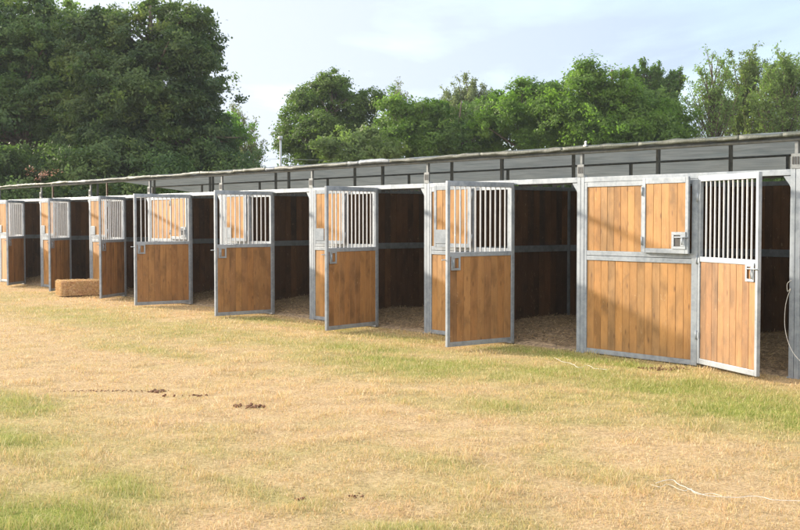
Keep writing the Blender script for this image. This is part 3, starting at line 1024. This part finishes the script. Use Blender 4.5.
def crown_mesh(lobes, n_clusters, per, leaf, spread, rng, shell=.55, flat=.7, upright=0.0):
    """lobes: list of (cx,cy,cz,rx,ry,rz). clusters sit mostly in the outer shell of the lobes."""
    lob = np.array(lobes, float)
    area = (lob[:, 3] * lob[:, 4] + lob[:, 3] * lob[:, 5] + lob[:, 4] * lob[:, 5])
    # boughs: smaller rounded masses carried on the outside of each lobe, so the outline breaks up
    ns = max(8, int(n_clusters / 15))
    li = rng.choice(len(lob), ns, p=area / area.sum())
    ds = rng.normal(0, 1, (ns, 3)); ds /= np.linalg.norm(ds, axis=1)[:, None]
    sc_ = lob[li, :3] + ds * lob[li, 3:] * rng.uniform(.35, .98, ns)[:, None] ** .7
    sr = lob[li, 3:].mean(1) * rng.uniform(.16, .40, ns) + .12
    bi = rng.choice(ns, n_clusters, p=sr ** 2 / (sr ** 2).sum())
    d = rng.normal(0, 1, (n_clusters, 3)) + np.array([0, 0, .35]) + ds[bi] * .5
    d /= np.linalg.norm(d, axis=1)[:, None]
    cc_ = sc_[bi] + d * sr[bi][:, None] * rng.uniform(.6, 1.15, n_clusters)[:, None] * np.array([1.15, 1.15, .8])
    loose = rng.random(n_clusters) < .14
    cc_ = np.where(loose[:, None], cc_ + d * rng.uniform(.1, .6, n_clusters)[:, None], cc_)
    crad = rng.uniform(.55, 1.25, n_clusters) * spread
    crn = rng.random(n_clusters)
    ci = np.repeat(np.arange(n_clusters), per)
    n = len(ci)
    o = rng.normal(0, .5, (n, 3)) * crad[ci][:, None]
    o[:, 2] *= flat
    if upright: o[:, 2] *= (1 + upright)
    p = cc_[ci] + o
    ls = leaf * rng.uniform(.6, 1.3, n)
    # leaf plane: random, biased to face outwards and up
    cn = rng.normal(0, .55, (n_clusters, 3))
    nrm = rng.normal(0, 1, (n, 3)) * .55 + d[ci] * .85 + cn[ci] + np.array([0, 0, .5])
    nrm /= np.linalg.norm(nrm, axis=1)[:, None]
    t1 = np.cross(nrm, rng.normal(0, 1, (n, 3))); t1 /= np.linalg.norm(t1, axis=1)[:, None] + 1e-9
    t2 = np.cross(nrm, t1)
    a = t1 * ls[:, None]; b = t2 * (ls * .55)[:, None]
    bend = nrm * (ls * .18)[:, None]
    Q_ = np.stack([p - a, p + b - bend, p + a, p - b - bend], 1)
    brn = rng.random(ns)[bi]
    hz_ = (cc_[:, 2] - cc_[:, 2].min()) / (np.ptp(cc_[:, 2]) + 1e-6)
    rn_ = np.clip((.35 * crn + .35 * brn + .25 * hz_ ** 2)[ci] + .3 * rng.random(n) - .05, 0, 1)  # tone lightens with height: sunlit crown tops painted into the leaves
    return cc_, Q_.reshape(-1, 3), np.arange(n * 4).reshape(-1, 4), rn_


def make_tree(name, lobes, leafkind, n_clusters, per, leaf, spread, seed, trunk_r=.22, shell=.55, flat=.7, limbs=26, fork=.35, upright=0):
    rng = np.random.default_rng(seed); rnd = random.Random(seed)
    root = empty(name, (0, 0, 0))
    cc_, V_, F_, rn_ = crown_mesh(lobes, n_clusters, per, leaf, spread, rng, shell, flat, upright)
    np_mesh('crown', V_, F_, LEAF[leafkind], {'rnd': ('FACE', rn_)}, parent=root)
    top = max(l[2] + l[5] * .6 for l in lobes); mb = MB()
    lowest = min(l[2] - l[5] for l in lobes)
    zf = max(.8, lowest + (top - lowest) * .15)
    tp = [Vector((0, 0, -.1))]
    cx_ = sum(l[0] for l in lobes) / len(lobes); cy_ = sum(l[1] for l in lobes) / len(lobes)
    for i in range(1, 7):
        u = i / 6; tp.append(Vector((cx_ * u * .7 + rnd.uniform(-.08, .08) * u, cy_ * u * .7 + rnd.uniform(-.08, .08), top * u)))
    mb.tube(tp, [trunk_r * (1.25 if i == 0 else 1 - .82 * i / 6) for i in range(7)], 9)
    idx = rng.choice(len(cc_), min(limbs, len(cc_)), replace=False)
    for j in idx:
        e = Vector(cc_[j]); z0 = max(zf, min(top * .85, e.z - rnd.uniform(.3, .9) * (abs(e.x) + abs(e.y) + .5)))
        u = z0 / top
        s = tp[min(6, int(u * 6))].lerp(tp[min(6, int(u * 6) + 1)], u * 6 - int(u * 6))
        mid = s.lerp(e, .5) + Vector((rnd.uniform(-.2, .2), rnd.uniform(-.2, .2), rnd.uniform(-.05, .3)))
        r0 = trunk_r * (.42 - .22 * u)
        mb.tube([s, s.lerp(mid, .6), mid.lerp(e, .2), mid.lerp(e, .65), e], [r0, r0 * .75, r0 * .55, r0 * .35, r0 * .12], 6)
    mb.build('trunk', M['bark'], root)
    return root


def feather_tree(name, lobes, leafkind, n_limbs, per, leaf, seed, trunk_r=.09, twig=.16):
    """slender tree: many thin ascending limbs carrying loose sprays of small leaves, sky showing between them"""
    rng = np.random.default_rng(seed); rnd = random.Random(seed)
    root = empty(name, (0, 0, 0))
    lob = np.array(lobes, float)
    top = max(l[2] + l[5] for l in lobes); cx_ = float(lob[:, 0].mean())
    mb = MB()
    tp = [Vector((cx_ * .6 * i / 7 + rnd.uniform(-.05, .05), rnd.uniform(-.05, .05), top * .93 * i / 7 - .1)) for i in range(8)]
    mb.tube(tp, [trunk_r * (1 - .85 * i / 7) for i in range(8)], 8)
    P = []; Dn = []
    area = lob[:, 3] * lob[:, 5]
    for j in range(n_limbs):
        l = lob[rng.choice(len(lob), p=area / area.sum())]
        v = rng.normal(0, 1, 3); v /= np.linalg.norm(v); v *= rng.uniform(.55, 1.08)
        if v[2] < -.3: v[2] *= .5
        e = Vector(l[:3] + v * l[3:])
        z0 = max(top * .22, e.z - rnd.uniform(.7, 1.5) * (abs(e.x - cx_ * .6) + abs(e.y)) - rnd.uniform(.4, 1.2))
        u = min(.999, max(0, (z0 + .1) / (top * .93))); i0 = int(u * 7); s_ = tp[i0].lerp(tp[i0 + 1], u * 7 - i0)
        mid = s_.lerp(e, .5) + Vector((rnd.uniform(-.1, .1), rnd.uniform(-.1, .1), -.12))
        pts = [s_, s_.lerp(mid, .6), mid.lerp(e, .15), mid.lerp(e, .6), e]
        r0 = trunk_r * .32
        mb.tube(pts, [r0, r0 * .7, r0 * .5, r0 * .35, r0 * .15], 5)
        ns = rnd.randint(5, 9); up = (e - mid).normalized()
        for k in range(ns):
            w_ = rng.uniform(.1, 1.0); b_ = mid.lerp(e, w_)
            side = Vector(rng.normal(0, 1, 3)).normalized() * twig * rng.uniform(.6, 2.2) * (1.15 - .7 * w_)
            t_ = b_ + side + up * twig * rng.uniform(.2, 1.4)
            mb.tube([b_, t_], [r0 * .22, r0 * .08], 4)
            m_ = int(per * rng.uniform(.5, 1.3)); f_ = rng.uniform(.1, 1.05, m_)
            q = np.array(b_)[None] * (1 - f_[:, None]) + np.array(t_)[None] * f_[:, None] + rng.normal(0, .075, (m_, 3))
            P.append(q); Dn.append(np.full(m_, rng.random()))
    p = np.concatenate(P); cr_ = np.concatenate(Dn); n = len(p)
    ls = leaf * rng.uniform(.6, 1.35, n)
    nrm = rng.normal(0, 1, (n, 3)); nrm /= np.linalg.norm(nrm, axis=1)[:, None]
    t1 = np.cross(nrm, rng.normal(0, 1, (n, 3))); t1 /= np.linalg.norm(t1, axis=1)[:, None] + 1e-9
    t2 = np.cross(nrm, t1); a = t1 * ls[:, None]; b = t2 * (ls * .45)[:, None]; bd = nrm * (ls * .2)[:, None]
    Q_ = np.stack([p - a, p + b - bd, p + a, p - b - bd], 1)
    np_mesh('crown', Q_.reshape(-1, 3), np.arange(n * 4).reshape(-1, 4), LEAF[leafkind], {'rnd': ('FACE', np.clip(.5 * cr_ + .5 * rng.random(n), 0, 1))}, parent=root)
    mb.build('trunk', M['bark'], root)
    return root


def px_lobes(D, base_px, items, depth=1.0):
    """(px, py, rpx, rpy) outlines converted to metres about the tree's own base"""
    s = D / F_PX; res = []
    for it in items:
        px, py, rx, ry = it[:4]
        yy = it[4] if len(it) > 4 else 0
        lx = (px - base_px) * s; z = CAM.z + (220 - py) * s
        res.append((lx, yy, z, rx * s, rx * s * depth, ry * s))
    return res


def place_tree(root, px, D, label, cat='tree', group=None, rot=None):
    p = spot(px, D)
    root.location = (p.x, p.y, 0)
    root.rotation_euler = (0, 0, (YAW - math.pi / 2) if rot is None else rot)   # local x runs across the view
    tag(root, label, cat, group)
    return root


# big dark maples on the left
D = 46
t = make_tree('broadleaf_tree', px_lobes(D, 30, [(20, 60, 60, 60), (60, 50, 42, 46), (84, 46, 26, 30), (58, 16, 18, 14), (-30, 70, 60, 60), (25, 125, 75, 50), (70, 110, 50, 50), (-50, 130, 50, 45), (40, 22, 28, 20), (5, 20, 30, 20)]),
              'dark', 2600, 60, .075, .30, 11, .38, limbs=60)
place_tree(t, 30, D, 'huge dark green broadleaf tree at the far left, cut by the picture edge')
t = make_tree('broadleaf_tree', px_lobes(D - 2, 150, [(140, 60, 62, 55), (98, 44, 32, 32), (96, 16, 16, 12), (182, 66, 44, 46), (200, 98, 44, 42), (150, 110, 68, 45), (110, 90, 50, 60), (120, 22, 36, 24), (168, 26, 36, 24), (216, 88, 28, 34), (200, 50, 24, 26), (150, 150, 70, 26)]),
              'dark', 2600, 60, .075, .29, 12, .36, limbs=60)
place_tree(t, 150, D - 2, 'huge rounded dark green tree left of the gap of white sky')

# undergrowth below them
ug = make_tree('shrub', [(0, 0, 1.3, 1.5, 1.2, 1.2), (.9, .2, 1.0, 1.0, .9, .9), (-.9, -.1, 1.1, 1.0, .9, 1.0)], 'dark', 420, 80, .045, .24, 21, .06, limbs=10)
for i, (px, D_, s, lab) in enumerate([(-40, 42, 1.6, 'dark shrub at the far left edge beyond the stall roof'), (15, 41, 1.5, 'dark shrub under the leftmost big tree'), (60, 42, 1.5, 'dark shrub beneath the pinkish blossoms above the roof'),
                                      (108, 41, 1.6, 'dark shrub beneath the two big dark trees, near the roof gap'), (155, 42, 1.5, 'dark shrub in front of the second big tree trunk'), (205, 43, 1.6, 'dark shrub at the right foot of the second big tree')]):
    o = ug if i == 0 else copy_tree(ug)
    o.scale = (s, s, s)
    place_tree(o, px, D_, lab, 'shrub', 'dark shrubs under the big trees', rot=i * 1.1)

# far tree belt closing the view
bl = make_tree('broadleaf_tree', [(0, 0, 3.0, 2.6, 2.2, 2.4), (2.0, .3, 2.4, 1.8, 1.6, 1.8), (-2.0, -.2, 2.6, 1.8, 1.6, 2.0), (.4, 0, 4.4, 1.5, 1.4, 1.3)], 'deep', 700, 60, .085, .42, 31, .2, limbs=20)
for i, (px, D_, s, lab) in enumerate([(-60, 70, 1.3, 'deep green distant tree behind the leftmost big tree'), (20, 74, 1.4, 'deep green distant tree seen through the big dark crowns'), (110, 72, 1.4, 'deep green distant tree between the two big dark trunks'),
                                      (195, 76, 1.2, 'deep green distant tree right behind the second big tree'), (262, 92, .85, 'low distant tree in the gap below the white sky'), (300, 95, .9, 'low distant tree just right of the thin pole'),
                                      (420, 76, 1.0, 'deep green tree behind the bright trees above the middle doors'), (500, 78, 1.05, 'deep green tree filling the gap left of the broad bright tree'), (585, 76, 1.15, 'deep green tree hidden behind the broad bright tree'),
                                      (680, 80, 1.0, 'deep green tree low between the bright tree and the airy trees'), (760, 84, .95, 'deep green tree low behind the airy trees at right'), (845, 80, 1.1, 'deep green tree beyond the right edge of the picture')]):
    o = bl if i == 0 else copy_tree(bl)
    o.scale = (s, s, s)
    place_tree(o, px, D_, lab, 'tree', 'distant trees behind', rot=i * 1.7)

# small pale tree beside the gap
D = 54
t = feather_tree('slender_tree', px_lobes(D, 245, [(245, 135, 16, 20), (236, 120, 10, 18), (255, 150, 14, 14), (240, 160, 22, 16)]), 'pale', 60, 14, .06, 41)
place_tree(t, 245, D, 'thin pale grey green tree leaning into the gap of sky')
t = make_tree('broadleaf_tree', px_lobes(D - 3, 236, [(232, 150, 18, 26), (225, 135, 14, 20)]), 'bright', 110, 55, .08, .38, 42, .09)
place_tree(t, 234, D - 3, 'yellow green bushy tree at the right foot of the big dark tree', 'tree')

# rounded tree right of the gap
D = 58
t = make_tree('broadleaf_tree', px_lobes(D, 332, [(330, 108, 34, 27), (305, 125, 22, 26), (352, 112, 26, 28), (325, 140, 42, 26), (303, 150, 20, 20), (360, 140, 22, 26), (340, 92, 22, 14)]), 'mid', 900, 70, .07, .36, 51, .25, limbs=50)
place_tree(t, 332, D, 'rounded mid green tree standing right of the thin pole')
t = make_tree('broadleaf_tree', px_lobes(D - 6, 352, [(352, 152, 26, 18), (335, 158, 18, 14), (372, 150, 20, 20)]), 'olive', 210, 70, .085, .38, 52, .1)
place_tree(t, 352, D - 6, 'low olive green tree in front of the rounded tree')
t = feather_tree('slender_tree', px_lobes(D + 2, 398, [(398, 95, 13, 18), (405, 110, 14, 18), (392, 118, 12, 20)]), 'pale', 70, 10, .06, 53)
place_tree(t, 398, D + 2, 'wispy pale tree with bare twigs showing against the sky')

# bright trees above the middle
D = 54
t = make_tree('broadleaf_tree', px_lobes(D, 408, [(400, 122, 22, 22), (424, 118, 22, 24), (388, 140, 16, 22), (412, 145, 36, 20)]), 'bright', 420, 70, .075, .32, 61, .16)
place_tree(t, 408, D, 'bright green bushy tree directly right of the rounded mid green tree')
t = make_tree('broadleaf_tree', px_lobes(D, 458, [(453, 116, 26, 24), (478, 120, 26, 26), (440, 138, 24, 22), (470, 140, 38, 20)]), 'mid', 430, 70, .075, .32, 62, .16)
place_tree(t, 458, D, 'mid green bushy tree in front of the tall feathery pale tree')
t = feather_tree('slender_tree', px_lobes(D + 8, 468, [(466, 88, 12, 15), (480, 98, 14, 14), (452, 100, 13, 14), (490, 100, 10, 10), (468, 112, 28, 16), (440, 112, 10, 12)]), 'pale', 150, 26, .065, 63, .13)
place_tree(t, 468, D + 8, 'tall feathery pale tree rising above the middle of the treeline')
t = make_tree('broadleaf_tree', px_lobes(D - 2, 520, [(520, 104, 26, 22), (500, 118, 24, 26), (542, 112, 26, 28), (520, 136, 42, 24)]), 'bright', 560, 70, .075, .32, 64, .18)
place_tree(t, 520, D - 2, 'bright green tree joined to the left side of the broad tree')
# broad bright tree
D = 50
t = make_tree('broadleaf_tree', px_lobes(D, 610, [(600, 95, 34, 26), (575, 105, 34, 30), (640, 110, 40, 26), (660, 125, 34, 24), (610, 125, 60, 30), (560, 125, 30, 28), (592, 78, 18, 12), (675, 130, 22, 18)]), 'bright', 1250, 75, .072, .34, 71, .3, limbs=60)
place_tree(t, 610, D, 'broad spreading bright green tree above the right stalls')
t = feather_tree('upright_tree', px_lobes(D + 12, 650, [(634, 78, 10, 20), (655, 84, 9, 18), (672, 88, 10, 20), (650, 104, 34, 20), (628, 95, 14, 20)]), 'mid', 190, 42, .085, 72, .18, .2)
place_tree(t, 650, D + 12, 'dark upright tree peaking behind the broad bright tree')
# airy trees at right
D = 50
for i, (bp, items, sd_, lab, n_) in enumerate([
        (712, [(712, 68, 18, 20), (700, 92, 20, 20), (722, 98, 20, 22), (708, 118, 26, 18)], 81, 'airy light green tree with a thin trunk showing, nearest the broad tree', 210),
        (745, [(742, 64, 20, 18), (757, 82, 28, 26), (734, 98, 26, 24), (752, 116, 40, 20)], 82, 'airy light green tree in the middle of the right hand group', 330),
        (785, [(776, 70, 22, 20), (797, 80, 26, 24), (772, 98, 28, 26), (795, 115, 36, 20)], 83, 'airy light green tree at the right picture edge', 330),
        (838, [(835, 80, 20, 26), (850, 100, 26, 26), (825, 110, 22, 24)], 84, 'airy light green tree just past the right picture edge', 240)]):
    t = feather_tree('airy_tree', px_lobes(D + i % 2 * 3, bp, items), 'olive', int(n_ * .42), (13, 24, 22, 24)[i], .062, sd_, .11, .20)
    place_tree(t, bp, D + i % 2 * 3, lab, 'tree', 'airy trees at the right')
hb = make_tree('shrub', [(0, 0, 1.6, 1.7, 1.4, 1.6), (1.3, .2, 1.3, 1.1, .9, 1.2), (-1.3, 0, 1.4, 1.1, .9, 1.3)], 'mid', 480, 75, .05, .26, 91, .07, limbs=10)
for i, (px, D_, s, lab) in enumerate([(262, 56, .8, 'green shrub at the foot of the thin pole'), (300, 50, .95, 'green shrub right of the thin pole'), (385, 46, 1.05, 'green shrub below the wispy pale tree'), (440, 47, 1.15, 'green shrub below the feathery pale tree'),
                                      (490, 46, 1.15, 'green shrub left of the broad bright tree'), (545, 45, 1.2, 'green shrub below the left of the broad bright tree'), (610, 44, 1.3, 'green shrub under the middle of the broad bright tree'), (670, 44, 1.35, 'green shrub under the right of the broad bright tree'),
                                      (722, 44, 1.35, 'green shrub below the first airy tree'), (775, 43, 1.4, 'green shrub below the last airy trees'), (830, 43, 1.4, 'green shrub past the right edge of the picture')]):
    o = hb if i == 0 else copy_tree(hb)
    o.scale = (s, s, s)
    place_tree(o, px, D_, lab, 'shrub', 'green shrubs below the treeline', rot=i * 2.1)

# pinkish blossoms above the roof edge at left
p = spot(44, 38)
LEAF['pink'] = leaf_mat('pink_blossom', [(.14, .05, .04), (.28, .12, .09), (.5, .30, .22), (.7, .52, .40)], .3, (1, .8, .7))
t = make_tree('flowering_shrub', px_lobes(38, 44, [(34, 172, 2.4, 5), (45, 174, 8, 2.2), (53, 177, 2, 2.5)], .5), 'pink', 22, 7, .03, .11, 95, .02, limbs=12)
place_tree(t, 44, 38, 'small cluster of pinkish orange blossoms just above the roof edge', 'flowers')

# thin pole with wires
D = 52
p = spot(281, D)
root = empty('utility_pole', (p.x, p.y, 0))
tag(root, 'thin pale pole standing in the gap between the trees', 'pole')
hp = CAM.z + (220 - 140) * D / F_PX
m = MB(); m.tube([(0, 0, -.1), (0, 0, hp)], [.06, .05], 12); pl = m.build('pole_shaft', M['pole'], root)
m = MB(); m.tube([(0, 0, hp + .002), (0, 0, hp + .16)], [.10, .09], 12); m.tube([(-.25, 0, hp + .08), (.0, 0, hp + .10)], .03, 8); m.build('cap', M['pole'], root)
hz = CAM.z + (220 - 159) * D / F_PX
for s in (-1, 1):
    m = MB()
    pts = []
    for i in range(13):
        u = i / 12; q = RH * (s * 9.5 * u)
        pts.append((q.x, q.y, hz - .35 * 4 * u * (1 - u) * .3))
    m.tube(pts, .008, 6); m.build('wire', M['pole'], root)

# ------------------------------------------------------------------ thin evening haze over the whole place
hm = bpy.data.materials.new('haze'); hm.use_nodes = True
ht = hm.node_tree; ht.nodes.clear()
ho = ht.nodes.new('ShaderNodeOutputMaterial'); hv = ht.nodes.new('ShaderNodeVolumePrincipled')
hv.inputs['Color'].default_value = (.86, .93, 1.0, 1); hv.inputs['Density'].default_value = .0004
hv.inputs['Anisotropy'].default_value = .2
ht.links.new(hv.outputs[0], ho.inputs['Volume'])
mb = MB(); mb.box(-960, 960, -960, 960, -4, 17)
hz_o = mb.build('haze', hm)
tag(hz_o, 'thin pale evening haze over the field', 'haze', kind='stuff')
